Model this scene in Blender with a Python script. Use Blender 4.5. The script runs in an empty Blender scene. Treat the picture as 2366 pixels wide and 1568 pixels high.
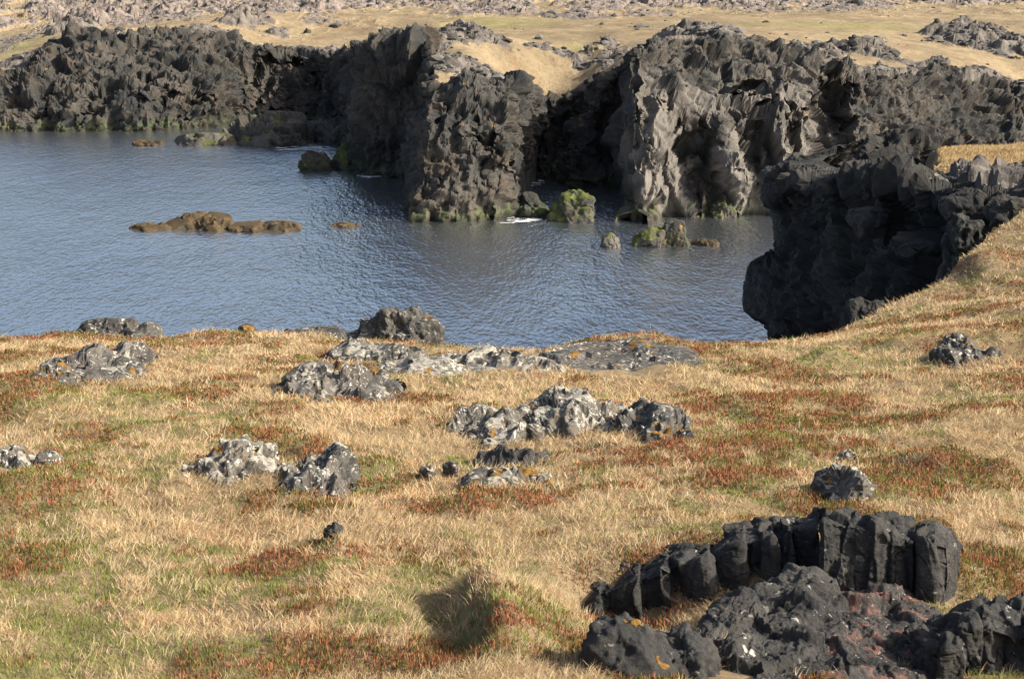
import bpy, bmesh, math, random
import numpy as np
sc = bpy.context.scene
col = sc.collection
# ---------------------------------------------------------------- camera, sky, sun, exposure
CAMZ = 30.0
PITCH = math.radians(12.09)
cam_d = bpy.data.cameras.new('camera'); cam = bpy.data.objects.new('camera', cam_d); col.objects.link(cam)
cam_d.lens = 67.15; cam_d.sensor_width = 36; cam_d.clip_end = 9000; cam_d.clip_start = 0.5
cam.location = (0, 0, CAMZ); cam.rotation_euler = (math.pi/2 - PITCH, 0, 0)
sc.camera = cam
SUN = np.array([0.86, -0.27, 0.60]); SUN /= np.linalg.norm(SUN)
world = bpy.data.worlds.new('World'); sc.world = world; world.use_nodes = True
wn = world.node_tree.nodes; wl = world.node_tree.links
sky = wn.new('ShaderNodeTexSky'); sky.sky_type = 'NISHITA'; sky.sun_disc = False
sky.sun_elevation = math.asin(SUN[2]); sky.sun_rotation = math.atan2(SUN[0], SUN[1])
sky.air_density = 1.0; sky.dust_density = 6.0; sky.ozone_density = 1.0
wl.new(sky.outputs[0], wn['Background'].inputs[0]); wn['Background'].inputs[1].default_value = 0.11
sun_d = bpy.data.lights.new('sun', 'SUN'); sun = bpy.data.objects.new('sun', sun_d); col.objects.link(sun)
sun_d.energy = 4.8; sun_d.angle = math.radians(0.5); sun_d.color = (1.0, 0.90, 0.76)
from mathutils import Vector
sun.rotation_euler = Vector(SUN).to_track_quat('Z', 'Y').to_euler()
sun.location = (60, -20, 80)
sc.view_settings.view_transform = 'Standard'; sc.view_settings.look = 'None'
sc.view_settings.exposure = 1.0; sc.view_settings.gamma = 1.0

# ---------------------------------------------------------------- maths helpers
F, CU, CV = 4411.0, 1182.5, 784.0
sp_, cp_ = math.sin(PITCH), math.cos(PITCH)
def P(u, v, Y):                                     # the place seen in direction (u, v) at forward distance Y
    a = (u-CU)/F; b = -(v-CV)/F
    dy = cp_ + b*sp_; dz = -sp_ + b*cp_
    k = Y/dy
    return np.array([a*k, Y, CAMZ + dz*k])
def W(u, v):                                        # the place on the water
    b = -(v-CV)/F
    return P(u, v, -CAMZ*(cp_ + b*sp_)/(-sp_ + b*cp_))
def uv_of(p):
    d = p - np.array([0, 0, CAMZ])
    fw = d[..., 1]*cp_ - d[..., 2]*sp_; up = d[..., 1]*sp_ + d[..., 2]*cp_
    return CU + F*d[..., 0]/fw, CV - F*up/fw
def h01(ix, iy, iz, seed):
    h = (ix.astype(np.int64)*374761393 + iy.astype(np.int64)*668265263 + iz.astype(np.int64)*2147483647 + seed*974634777) & 0xffffffff
    h = (h ^ (h >> 13)) * 1274126177 & 0xffffffff
    h = (h ^ (h >> 16)) * 2246822519 & 0xffffffff
    h = h ^ (h >> 15)
    return (h & 0xffffff)/float(0xffffff)
def vnoise(p, seed=0):                              # value noise, -1..1
    i = np.floor(p).astype(np.int64); f = p - i; f = f*f*f*(f*(f*6-15)+10)
    r = 0
    for dx in (0, 1):
        for dy in (0, 1):
            for dz in (0, 1):
                w = (f[:, 0] if dx else 1-f[:, 0])*(f[:, 1] if dy else 1-f[:, 1])*(f[:, 2] if dz else 1-f[:, 2])
                r = r + w*h01(i[:, 0]+dx, i[:, 1]+dy, i[:, 2]+dz, seed)
    return r*2-1
def fbm(p, octv=4, seed=0, gain=0.5):
    r = 0; a = 1; q = np.array(p, float)
    for k in range(octv):
        r = r + a*vnoise(q + 17.3*k, seed+k); q = q*2.03; a *= gain
    return r
def facet(p, scale, seed=0, tilt=1.0, warp=0.25, soft=0.3):   # broken-rock relief: every cell its own tilted face
    q = p/np.asarray(scale, float)
    if warp:
        q = q + warp*np.stack([vnoise(q*1.7+5, seed+50), vnoise(q*1.7+25, seed+51), vnoise(q*1.7+45, seed+52)], 1)
    i = np.floor(q).astype(np.int64)
    n = len(q); d1 = np.full(n, 9.0); d2 = np.full(n, 9.0); hh = np.zeros(n); h2 = np.zeros(n)
    for dx in (-1, 0, 1):
        for dy in (-1, 0, 1):
            for dz in (-1, 0, 1):
                cx, cy, cz = i[:, 0]+dx, i[:, 1]+dy, i[:, 2]+dz
                vx = q[:, 0]-cx-h01(cx, cy, cz, seed); vy = q[:, 1]-cy-h01(cx, cy, cz, seed+1); vz = q[:, 2]-cz-h01(cx, cy, cz, seed+2)
                d = vx*vx+vy*vy+vz*vz
                m = d < d1
                m2 = (~m) & (d < d2)
                d2 = np.where(m, d1, np.where(m2, d, d2)); d1 = np.where(m, d, d1)
                t = h01(cx, cy, cz, seed+3)*2-1 + tilt*((h01(cx, cy, cz, seed+4)*2-1)*vx + (h01(cx, cy, cz, seed+5)*2-1)*vy + (h01(cx, cy, cz, seed+6)*2-1)*vz)
                h2 = np.where(m, hh, np.where(m2, t, h2)); hh = np.where(m, t, hh)
    w = np.clip(0.5-0.5*(np.sqrt(d2)-np.sqrt(d1))/soft, 0, 0.5)
    hh = hh*(1-w) + h2*w
    return hh, np.sqrt(d2)-np.sqrt(d1)
def sstep(a, b, x):
    t = np.clip((x-a)/(b-a), 0, 1); return t*t*(3-2*t)
def tps_fit(pts, reg=0.02):
    pts = np.array(pts, float); xy = pts[:, :2]; n = len(pts)
    r = np.linalg.norm(xy[:, None]-xy[None], axis=2)
    K = np.where(r > 0, r*r*np.log(r+1e-9), 0) + np.eye(n)*reg
    A = np.zeros((n+3, n+3)); A[:n, :n] = K; A[:n, n] = 1; A[:n, n+1:] = xy; A[n, :n] = 1; A[n+1:, :n] = xy.T
    b = np.zeros(n+3); b[:n] = pts[:, 2]
    s = np.linalg.solve(A, b)
    def ev(x, y):
        x = np.asarray(x, float); y = np.asarray(y, float); z = s[n] + s[n+1]*x + s[n+2]*y
        for k in range(n):
            r2 = (x-xy[k, 0])**2+(y-xy[k, 1])**2
            z = z + s[k]*0.5*r2*np.log(r2+1e-12)
        return z
    return ev

# ---------------------------------------------------------------- mesh helpers
def tag(o, label=None, cat=None, group=None, kind=None):
    if label: o['label'] = label
    if cat: o['category'] = cat
    if group: o['group'] = group
    if kind: o['kind'] = kind
    return o
def mesh_obj(name, verts, faces, mat, smooth=False, loc=None, parent=None):
    verts = np.asarray(verts, np.float32)
    if loc is not None: verts = verts - np.asarray(loc, np.float32)
    me = bpy.data.meshes.new(name)
    faces = np.asarray(faces, np.int32); k = faces.shape[1]
    me.vertices.add(len(verts)); me.vertices.foreach_set('co', verts.ravel())
    me.loops.add(faces.size); me.loops.foreach_set('vertex_index', faces.ravel())
    me.polygons.add(len(faces)); me.polygons.foreach_set('loop_start', np.arange(0, faces.size, k, dtype=np.int32))
    me.polygons.foreach_set('loop_total', np.full(len(faces), k, np.int32))
    me.polygons.foreach_set('use_smooth', np.full(len(faces), smooth, bool))
    me.update(calc_edges=True); me.validate()
    me.materials.append(mat)
    o = bpy.data.objects.new(name, me); col.objects.link(o)
    if loc is not None: o.location = loc
    if parent is not None: o.parent = parent
    return o
def add_attr(o, name, vals):
    a = o.data.attributes.new(name, 'FLOAT', 'POINT'); a.data.foreach_set('value', np.asarray(vals, np.float32))
def add_col(o, vals):
    a = o.data.attributes.new('tint', 'FLOAT_COLOR', 'POINT')
    c = np.ones((len(vals), 4), np.float32); c[:, :3] = vals; a.data.foreach_set('color', c.ravel())
def grid_faces(n, m):                               # n rows of m
    i = np.arange(n-1)[:, None]*m + np.arange(m-1)[None]
    return np.stack([i, i+1, i+m+1, i+m], -1).reshape(-1, 4)
def catmull(pts, t, k=0.6):                                # pts [n, ...], t in 0..n-1
    n = len(pts); i = np.clip(np.floor(t).astype(int), 0, n-2); f = (t-i).reshape(-1, *([1]*(pts.ndim-1)))
    g = lambda k: pts[np.clip(k, 0, n-1)]
    p0, p1, p2, p3 = g(i-1), g(i), g(i+1), g(i+2)
    # softened towards linear so sharp corners do not overshoot
    cr = 0.5*((2*p1)+(-p0+p2)*f+(2*p0-5*p1+4*p2-p3)*f*f+(-p0+3*p1-3*p2+p3)*f**3)
    return k*cr + (1-k)*(p1*(1-f)+p2*f)
def params(lens, step):
    out = [0.0]
    for k, L in enumerate(lens):
        m = max(2, int(math.ceil(L/step))); out += [k + (j+1)/m for j in range(m)]
    return np.array(out)
def sheet(ctrl, ds, dt, k=0.6):
    ctrl = np.array(ctrl, float)                    # [stations, rows, 3]
    ls = np.linalg.norm(np.diff(ctrl, axis=0), axis=2).mean(1)
    lt = np.linalg.norm(np.diff(ctrl, axis=1), axis=2); lt = np.minimum(np.percentile(lt, 90, axis=0), 1.8*lt.mean(0))
    S, T = params(ls, ds), params(lt, dt)
    A = catmull(ctrl, S, k)                            # [ns, rows, 3]
    B = catmull(np.swapaxes(A, 0, 1), T, k)            # [nt, ns, 3]
    return B, S, T
def normals(G):
    du = np.gradient(G, axis=1); dv = np.gradient(G, axis=0)
    n = np.cross(du, dv); n /= np.linalg.norm(n, axis=2, keepdims=True)+1e-9
    return n

# ---------------------------------------------------------------- materials
def new_mat(name):
    m = bpy.data.materials.new(name); m.use_nodes = True; nt = m.node_tree
    return m, nt, nt.nodes, nt.links, nt.nodes['Principled BSDF']
def mix(nt, fac, a, b):
    n = nt.nodes.new('ShaderNodeMix'); n.data_type = 'RGBA'
    for s, v in ((n.inputs[0], fac), (n.inputs[6], a), (n.inputs[7], b)):
        if isinstance(v, (int, float)): s.default_value = v
        elif isinstance(v, tuple): s.default_value = (*v, 1)
        else: nt.links.new(v, s)
    return n.outputs[2]
def noise(nt, vec, scale, detail=4, rough=0.55, dist=0.0):
    n = nt.nodes.new('ShaderNodeTexNoise'); n.inputs['Scale'].default_value = scale
    n.inputs['Detail'].default_value = detail; n.inputs['Roughness'].default_value = rough; n.inputs['Distortion'].default_value = dist
    nt.links.new(vec, n.inputs['Vector']); return n.outputs[0]
def ramp(nt, x, a, b):
    n = nt.nodes.new('ShaderNodeMapRange'); n.interpolation_type = 'SMOOTHSTEP'
    n.inputs[1].default_value = a; n.inputs[2].default_value = b; nt.links.new(x, n.inputs[0]); return n.outputs[0]
def mth(nt, op, a, b):
    n = nt.nodes.new('ShaderNodeMath'); n.operation = op
    for s, v in ((n.inputs[0], a), (n.inputs[1], b)):
        if isinstance(v, (int, float)): s.default_value = v
        else: nt.links.new(v, s)
    return n.outputs[0]
def rock_mat(name, dark, light, s=1.0, lichen=0.0, orange=0.0, moss=0.0, brown=0.35, bump=0.4, wet=False, lscale=5.0, red=0.0, bdist=0.08):
    """s: feature size in metres"""
    m, nt, N, L, bs = new_mat(name)
    pos = N.new('ShaderNodeNewGeometry').outputs['Position']
    nrm = N.new('ShaderNodeSeparateXYZ'); L.new(N.new('ShaderNodeNewGeometry').outputs['Normal'], nrm.inputs[0])
    big = noise(nt, pos, 0.35/s, 5, 0.6); fine = noise(nt, pos, 4.0/s, 8, 0.7)
    c = mix(nt, ramp(nt, big, 0.35, 0.65), dark, light)
    c = mix(nt, mth(nt, 'MULTIPLY', ramp(nt, noise(nt, pos, 0.8/s, 5, 0.6), 0.45, 0.7), brown), c, (light[0]*1.35, light[1]*1.0, light[2]*0.72))
    c = mix(nt, ramp(nt, fine, 0.3, 0.75), mix(nt, 0.55, c, (0.012, 0.013, 0.014)), c)
    sm = N.new('ShaderNodeAttribute'); sm.attribute_name = 'smooth'
    c = mix(nt, mth(nt, 'MULTIPLY', sm.outputs['Fac'], 0.75), c, mix(nt, fine, (0.09, 0.084, 0.076), (0.17, 0.157, 0.14)))
    if red: c = mix(nt, mth(nt, 'MULTIPLY', ramp(nt, noise(nt, pos, 0.9/s, 4, 0.6), 0.5, 0.62), red), c, (0.19, 0.095, 0.075))
    if lichen:
        a = ramp(nt, noise(nt, pos, lscale/s, 3, 0.65, 0.5), 0.62-0.14*lichen, 0.68-0.12*lichen)
        b = ramp(nt, noise(nt, pos, lscale*0.22/s, 3, 0.5), 0.40, 0.62)
        up = ramp(nt, nrm.outputs[2], -0.1, 0.5)
        c = mix(nt, mth(nt, 'MULTIPLY', mth(nt, 'MULTIPLY', a, b), up), c, (0.42, 0.41, 0.37))
        g = ramp(nt, noise(nt, pos, lscale*0.6/s, 6, 0.7), 0.42, 0.7)
        c = mix(nt, mth(nt, 'MULTIPLY', g, 0.35*lichen), c, (0.24, 0.24, 0.20))
    if orange:
        a = ramp(nt, noise(nt, pos, lscale*0.35/s, 4, 0.6, 0.3), 0.70-0.12*orange, 0.74-0.10*orange)
        up = ramp(nt, nrm.outputs[2], 0.2, 0.7)
        c = mix(nt, mth(nt, 'MULTIPLY', a, up), c, (0.30, 0.15, 0.025))
    if moss:
        z = N.new('ShaderNodeSeparateXYZ'); L.new(pos, z.inputs[0])
        low = mth(nt, 'SUBTRACT', 1.0, ramp(nt, mth(nt, 'ADD', z.outputs[2], mth(nt, 'MULTIPLY', noise(nt, pos, 0.5, 4), 4.0)), 2.0, 2.0+3.0*moss))
        c = mix(nt, mth(nt, 'MULTIPLY', low, mth(nt, 'MULTIPLY', ramp(nt, noise(nt, pos, 0.9, 5, 0.6), 0.56-0.2*moss, 0.70), min(1, moss))), c, (0.085, 0.125, 0.03))
        wetl = mth(nt, 'SUBTRACT', 1.0, ramp(nt, z.outputs[2], 0.1, 0.9))
        c = mix(nt, mth(nt, 'MULTIPLY', wetl, 0.7), c, (0.02, 0.018, 0.012))
    L.new(c, bs.inputs['Base Color']); bs.inputs['Roughness'].default_value = 0.85; bs.inputs['Specular IOR Level'].default_value = 0.25
    bp = N.new('ShaderNodeBump'); bp.inputs['Strength'].default_value = bump; bp.inputs['Distance'].default_value = bdist*s
    L.new(mth(nt, 'ADD', fine, mth(nt, 'MULTIPLY', noise(nt, pos, 14.0/s, 4, 0.7), 0.35)), bp.inputs['Height']); L.new(bp.outputs[0], bs.inputs['Normal'])
    return m
M_cliff = rock_mat('far_basalt', (0.024, 0.027, 0.027), (0.072, 0.067, 0.058), s=2.2, moss=0.7, brown=0.45, orange=0.25, lscale=4, bump=0.8)
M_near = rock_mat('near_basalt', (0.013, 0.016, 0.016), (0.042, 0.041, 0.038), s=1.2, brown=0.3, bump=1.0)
M_fore = rock_mat('column_basalt', (0.035, 0.037, 0.038), (0.075, 0.073, 0.070), s=0.28, bdist=0.2, brown=0.15, bump=1.0, lichen=0.05, orange=0.1, lscale=1.5)
M_fred = rock_mat('reddish_basalt', (0.038, 0.039, 0.040), (0.085, 0.08, 0.076), s=0.30, bdist=0.2, brown=0.3, bump=1.0, red=0.8, lichen=0.05)
M_lich = rock_mat('lichen_rock', (0.045, 0.044, 0.042), (0.11, 0.10, 0.09), s=0.45, lichen=0.5, brown=0.3, bump=0.7)
M_pale = rock_mat('pale_lichen_rock', (0.06, 0.055, 0.05), (0.14, 0.13, 0.11), s=0.40, lichen=0.8, brown=0.4, bump=0.7)
M_dark = rock_mat('dark_outcrop', (0.04, 0.041, 0.041), (0.09, 0.085, 0.078), s=0.5, lichen=0.45, orange=0.35, brown=0.35, bump=0.7)
M_sker = rock_mat('weed_rock', (0.035, 0.03, 0.018), (0.09, 0.065, 0.03), s=0.8, brown=0.7, bump=0.6)
M_moss = rock_mat('mossy_boulder', (0.05, 0.05, 0.045), (0.12, 0.115, 0.10), s=1.5, brown=0.3, bump=0.5)

def crust_mat(name, a, b, s):
    m, nt, N, L, bs = new_mat(name); pos = N.new('ShaderNodeNewGeometry').outputs['Position']
    L.new(mix(nt, ramp(nt, noise(nt, pos, s, 5, 0.7), 0.3, 0.7), a, b), bs.inputs['Base Color']); bs.inputs['Roughness'].default_value = 0.95; bs.inputs['Specular IOR Level'].default_value = 0.1
    bp = N.new('ShaderNodeBump'); bp.inputs['Strength'].default_value = 0.8; bp.inputs['Distance'].default_value = 0.2/s
    L.new(noise(nt, pos, s*2, 5, 0.7), bp.inputs['Height']); L.new(bp.outputs[0], bs.inputs['Normal']); return m
M_wl = crust_mat('white_lichen_crust', (0.11, 0.105, 0.09), (0.32, 0.31, 0.27), 14)
M_ol = crust_mat('orange_moss_crust', (0.10, 0.06, 0.02), (0.22, 0.125, 0.035), 14)
M_gm = crust_mat('green_moss_crust', (0.05, 0.052, 0.022), (0.10, 0.12, 0.04), 1.5)

def attr_mat(name, rough=0.9, trans=0.0):
    m, nt, N, L, bs = new_mat(name)
    a = N.new('ShaderNodeAttribute'); a.attribute_name = 'tint'
    L.new(a.outputs['Color'], bs.inputs['Base Color']); bs.inputs['Roughness'].default_value = rough; bs.inputs['Specular IOR Level'].default_value = 0.1
    if trans:
        t = N.new('ShaderNodeBsdfTranslucent'); L.new(a.outputs['Color'], t.inputs[0])
        mx = N.new('ShaderNodeMixShader'); mx.inputs[0].default_value = trans
        L.new(bs.outputs[0], mx.inputs[1]); L.new(t.outputs[0], mx.inputs[2]); L.new(mx.outputs[0], N['Material Output'].inputs[0])
    return m
M_blade = attr_mat('grass_blades', 0.8, 0.3)
M_rubble = attr_mat('lava_rubble', 0.9)
# land: grass where 'rock' is low, lava where it is high
def land_mat(name, s, near=False):
    m, nt, N, L, bs = new_mat(name)
    pos = N.new('ShaderNodeNewGeometry').outputs['Position']
    a = N.new('ShaderNodeAttribute'); a.attribute_name = 'rock'
    gr = N.new('ShaderNodeAttribute'); gr.attribute_name = 'green'
    straw = mix(nt, ramp(nt, noise(nt, pos, 0.25/s, 6, 0.65), 0.35, 0.65), (0.19, 0.155, 0.10), (0.29, 0.235, 0.15))
    straw = mix(nt, mth(nt, 'MULTIPLY', ramp(nt, noise(nt, pos, 0.9/s, 6, 0.7), 0.46, 0.68), 0.75), straw, (0.17, 0.115, 0.07))
    straw = mix(nt, ramp(nt, gr.outputs['Fac'], 0.0, 1.0), straw, (0.22, 0.21, 0.09))
    straw = mix(nt, ramp(nt, noise(nt, pos, 6.0/s, 6, 0.8), 0.35, 0.6), mix(nt, 0.5, straw, (0.09, 0.065, 0.035)), straw)
    if near: straw = mix(nt, 0.6, straw, (0.16, 0.12, 0.07))
    rock = mix(nt, ramp(nt, noise(nt, pos, 1.2/s, 6, 0.7), 0.35, 0.65), (0.055, 0.052, 0.050), (0.15, 0.135, 0.12))
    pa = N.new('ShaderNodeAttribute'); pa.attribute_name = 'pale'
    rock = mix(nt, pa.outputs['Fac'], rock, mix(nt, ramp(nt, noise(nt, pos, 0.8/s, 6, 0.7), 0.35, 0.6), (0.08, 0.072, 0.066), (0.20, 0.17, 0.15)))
    e = mth(nt, 'ADD', a.outputs['Fac'], mth(nt, 'MULTIPLY', mth(nt, 'SUBTRACT', noise(nt, pos, 1.6/s, 5, 0.7), 0.5), 0.9))
    c = mix(nt, ramp(nt, e, 0.42, 0.58), straw, rock)
    L.new(c, bs.inputs['Base Color']); bs.inputs['Roughness'].default_value = 0.95; bs.inputs['Specular IOR Level'].default_value = 0.1
    bp = N.new('ShaderNodeBump'); bp.inputs['Strength'].default_value = 0.7; bp.inputs['Distance'].default_value = 0.12*s
    L.new(noise(nt, pos, 2.5/s, 8, 0.75), bp.inputs['Height']); L.new(bp.outputs[0], bs.inputs['Normal'])
    return m
M_plateau = land_mat('plateau_land', 2.5)
M_soil = land_mat('matted_turf', 0.3, True)

# ---------------------------------------------------------------- water
def build_water():
    m, nt, N, L, bs = new_mat('sea_water')
    pos = N.new('ShaderNodeNewGeometry').outputs['Position']
    bs.inputs['Base Color'].default_value = (0.05, 0.065, 0.08, 1); bs.inputs['Roughness'].default_value = 0.18
    bs.inputs['IOR'].default_value = 1.6
    mp = N.new('ShaderNodeMapping'); mp.inputs['Scale'].default_value = (3.0, 1.0, 1.0); mp.inputs['Rotation'].default_value = (0, 0, 0.2); L.new(pos, mp.inputs[0])
    v = mp.outputs[0]
    h = mth(nt, 'MULTIPLY', noise(nt, v, 0.9, 3, 0.5, 0.3), 0.75)
    h = mth(nt, 'ADD', h, mth(nt, 'MULTIPLY', noise(nt, v, 0.3, 3, 0.5, 0.3), 0.9))
    h = mth(nt, 'ADD', h, mth(nt, 'MULTIPLY', noise(nt, v, 0.07, 3, 0.5), 1.2))
    bp = N.new('ShaderNodeBump'); bp.inputs['Strength'].default_value = 1.0; bp.inputs['Distance'].default_value = 0.27
    L.new(mth(nt, 'ADD', 0.65, mth(nt, 'MULTIPLY', ramp(nt, noise(nt, pos, 0.035, 4, 0.6, 0.5), 0.35, 0.65), 0.5)), bp.inputs['Strength'])
    L.new(h, bp.inputs['Height']); L.new(bp.outputs[0], bs.inputs['Normal'])
    gl = N.new('ShaderNodeBsdfGlossy'); gl.inputs['Roughness'].default_value = 0.19; gl.inputs['Color'].default_value = (0.95, 0.97, 1, 1); L.new(bp.outputs[0], gl.inputs['Normal'])
    mx = N.new('ShaderNodeMixShader'); mx.inputs[0].default_value = 0.75; L.new(bs.outputs[0], mx.inputs[1]); L.new(gl.outputs[0], mx.inputs[2]); L.new(mx.outputs[0], N['Material Output'].inputs[0])
    xs = np.array([-4000, -400, 0, 400, 4000]); ys = np.array([-300, 60, 300, 700, 5000])
    X, Y = np.meshgrid(xs, ys)
    o = mesh_obj('water', np.stack([X, Y, 0*X], -1).reshape(-1, 3), grid_faces(5, 5), m, True)
    tag(o, kind='structure')
build_water()

# ---------------------------------------------------------------- far land: one continuous cliff round the bay, then the plateau
def st(ub, vb, ur, vr, back, p=2.2):
    b = W(ub, vb); r = P(ur, vr, b[1]+back)
    rows = [b + np.array([0, -0.5, -3.0]), b]
    for t in (0.3, 0.6, 0.82):
        g = t**p; q = b*(1-g) + r*g; q[2] = b[2]*(1-t) + r[2]*t; rows.append(q)
    rows.append(r)
    d = np.array([r[0]/r[1], 1.0, 0])
    rows.append(r + d*5 + [0, 0, 0.1]); rows.append(r + d*11 + [0, 0, -2.5])
    return rows
ST = [st(-700, 296, -700, 120, 20), st(-350, 298, -350, 140, 20), st(-150, 302, -150, 150, 12), st(0, 303, 0, 168, 14), st(50, 303, 66, 165, 12), st(150, 303, 140, 100, 22),
      st(230, 303, 220, 84, 22), st(300, 303, 300, 82, 25), st(420, 300, 400, 84, 22), st(500, 294, 500, 70, 22),
      st(560, 288, 560, 108, 16), st(620, 286, 610, 118, 10), st(700, 284, 690, 118, 8), st(790, 290, 780, 128, 6),
      st(815, 345, 812, 125, 4), st(822, 398, 830, 116, 3, 1.2), st(880, 408, 900, 103, 3, 1.0), st(958, 414, 985, 98, 4, 1.2),
      st(962, 440, 996, 130, 8, 1.2), st(938, 506, 1004, 215, 6, 1.3), st(1000, 511, 1020, 222, 7, 1.6), st(1080, 511, 1090, 205, 9, 1.8), st(1155, 510, 1180, 190, 10, 2.0),
      st(1182, 492, 1210, 205, 9, 1.6), st(1186, 455, 1226, 225, 8, 1.6), st(1192, 413, 1250, 248, 5, 1.0), st(1240, 411, 1290, 234, 4, 1.0), st(1282, 416, 1360, 196, 4, 1.0),
      st(1310, 440, 1395, 182, 4, 1.0), st(1400, 430, 1432, 162, 3, 1.0), st(1452, 436, 1454, 150, 3, 1.2), st(1470, 512, 1464, 128, 10, 2.0), st(1520, 508, 1520, 105, 14, 2.4), st(1600, 505, 1610, 92, 17, 2.4),
      st(1690, 502, 1690, 96, 18, 2.4), st(1780, 500, 1780, 120, 17, 2.2), st(1850, 500, 1860, 150, 16, 2.0), st(1900, 490, 1930, 168, 15, 1.8), st(2000, 490, 2040, 176, 18, 1.8),
      st(2150, 480, 2200, 178, 26, 1.4), st(2330, 470, 2330, 196, 30, 1.2), st(2500, 470, 2480, 215, 30, 1.2), st(2900, 470, 2800, 240, 30, 1.2), st(3500, 470, 3400, 260, 30, 1.2)]
# (u, v, ru, rv, depth) : hollows (+) and projecting blocks (-), metres
DENT = [(1345, 340, 80, 90, 3.0), (1605, 350, 42, 62, 4.5), (1755, 345, 26, 75, 3.5), (1835, 290, 16, 40, 2.0), (1915, 300, 50, 110, 5.0), (1650, 430, 60, 50, 3.0), (1740, 215, 40, 30, 2.5),
        (1520, 290, 45, 80, -2.2), (1680, 300, 40, 70, -2.5), (1810, 280, 26, 90, -2.5), (1690, 405, 50, 45, -3.0), (1590, 380, 22, 20, -1.5), (1500, 430, 40, 50, -1.5),
        (650, 200, 90, 70, 5.0), (430, 245, 60, 25, 2.5), (340, 200, 50, 20, -1.5), (160, 230, 60, 50, -2.0), (1120, 320, 30, 30, 1.8), (1140, 400, 30, 40, 1.8), (1070, 290, 30, 40, -1.2)]
def build_cliff(a, b, name, ds, label):
    G, S, T = sheet(ST[a:b], ds, 0.22)
    n0 = normals(G); shp = G.shape
    p = G.reshape(-1, 3).copy(); n = n0.reshape(-1, 3).copy()
    n *= np.sign(np.median(-n[:, 1] + 0.6*n[:, 2]))
    u, v = uv_of(p); u0 = u.copy()
    fa, _ = facet(p, (1.8, 1.8, 3.2), 203, 0.8, 0.08, 0.06); fb, _ = facet(p, (1.8, 1.8, 3.2), 213, 0.8, 0.08, 0.06)
    u = u + 14*fa; v = v + 18*fb
    for (du, dv, ru, rv, dep) in DENT:
        k = 1.0/(1.0+np.exp(((((u-du)/ru)**2+((v-dv)/rv)**2)**0.5-0.95)*9))
        p[:, 1] += dep*k
    u = u0; rowt = np.repeat(T, shp[1])
    # column-like tall faces low down, rubble near the rim
    smooth = sstep(5.0, 3.4, rowt)*sstep(1380, 1480, u)*sstep(2000, 1900, u)
    f1, e1 = facet(p, (5.0, 5.0, 8.0), 3, 1.6, 0.12, 0.12); f2, e2 = facet(p, (1.9, 1.9, 2.8), 13, 1.6, 0.12, 0.12)
    f3, e3 = facet(p, 0.95, 23, 1.6, 0.15, 0.15); f4, _ = facet(p, 0.45, 33, 1.6, 0.15, 0.2)
    f5, e5 = facet(p, (3.4, 3.4, 6.0), 43, 1.6, 0.12, 0.12)
    rough = 1-smooth
    d = 0.95*f1*(0.4+0.6*rough) + 0.5*f2*(0.26+0.74*rough) + 0.24*f3*(0.3+0.7*rough) + 0.09*f4*(0.25+0.75*rough) + 1.2*f5*smooth
    d -= 0.22*np.exp(-(e2/0.12)**2) + 0.10*np.exp(-(e3/0.1)**2)*rough
    d -= 0.45*np.exp(-(e5/0.06)**2)*smooth
    d += 0.7*fbm(p/7.0, 2, 5)*(0.2+0.8*rough)
    damp = np.where(rowt > 5.6, np.clip((7-rowt)/1.4, 0.1, 1), 1.0)
    nn = n.copy(); nn[:, 2] *= 0.9; nn /= np.linalg.norm(nn, axis=1, keepdims=True)+1e-9
    p += nn*(d*damp)[:, None]
    o = mesh_obj(name, p, grid_faces(shp[0], shp[1]), M_cliff, False)
    tag(o, label, kind='structure'); add_attr(o, 'smooth', smooth*sstep(-0.3, 0.5, fbm(p/3.0, 2, 15)+0.3))
    return G
build_cliff(0, 14, 'bay_cliff', 0.3, 'low rugged basalt cliff along the far left shore of the bay')
build_cliff(13, 32, 'headland_cliff', 0.2, 'dark headland cliff with a mossy leg and a sea cave beside it')
build_cliff(31, 40, 'main_cliff', 0.2, 'tall basalt cliff with smooth columnar faces right of the sea cave')
build_cliff(39, len(ST)-1, 'slope_cliff', 0.25, 'dark lava slope behind the near promontory')

# plateau surface
rims = np.array([s[6] for s in ST])
az = rims[:, 0]/rims[:, 1]; order = np.argsort(az)
azs, yrs = az[order], rims[order, 1]
ctl = [tuple(s[6]) for s in ST] 
for q in [(-800, 90, 400), (-300, 100, 370), (30, 135, 325), (60, 90, 362), (200, 75, 345), (330, 70, 345), (420, 55, 350), (560, 40, 352), (700, 70, 345), (780, 95, 335), (900, 88, 300),
          (1000, 60, 345), (1250, 55, 340), (1050, 150, 222), (1110, 118, 236), (1040, 106, 240), (1200, 94, 262), (1320, 80, 276), (1225, 165, 246), (1330, 150, 254), (1410, 122, 258), (1430, 98, 264), (1340, 112, 264),
          (1500, 62, 300), (1600, 78, 245), (1720, 82, 250), (1850, 118, 245), (1800, 60, 305), (2000, 135, 245), (2100, 60, 310), (2300, 165, 250), (2300, 100, 290), (2360, 60, 320), (2700, 190, 260), (2700, 60, 330),
          (0, 0, 520), (600, 0, 500), (1200, 0, 470), (1800, 0, 450), (2365, 0, 450), (3000, 0, 450), (-700, 0, 520)]:
    ctl.append(tuple(P(*q)))
ctl += [(x, 800, 18+abs(x)*0.004) for x in (-400, -150, 100, 400)]
zplat = tps_fit(ctl, 0.5)
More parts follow.
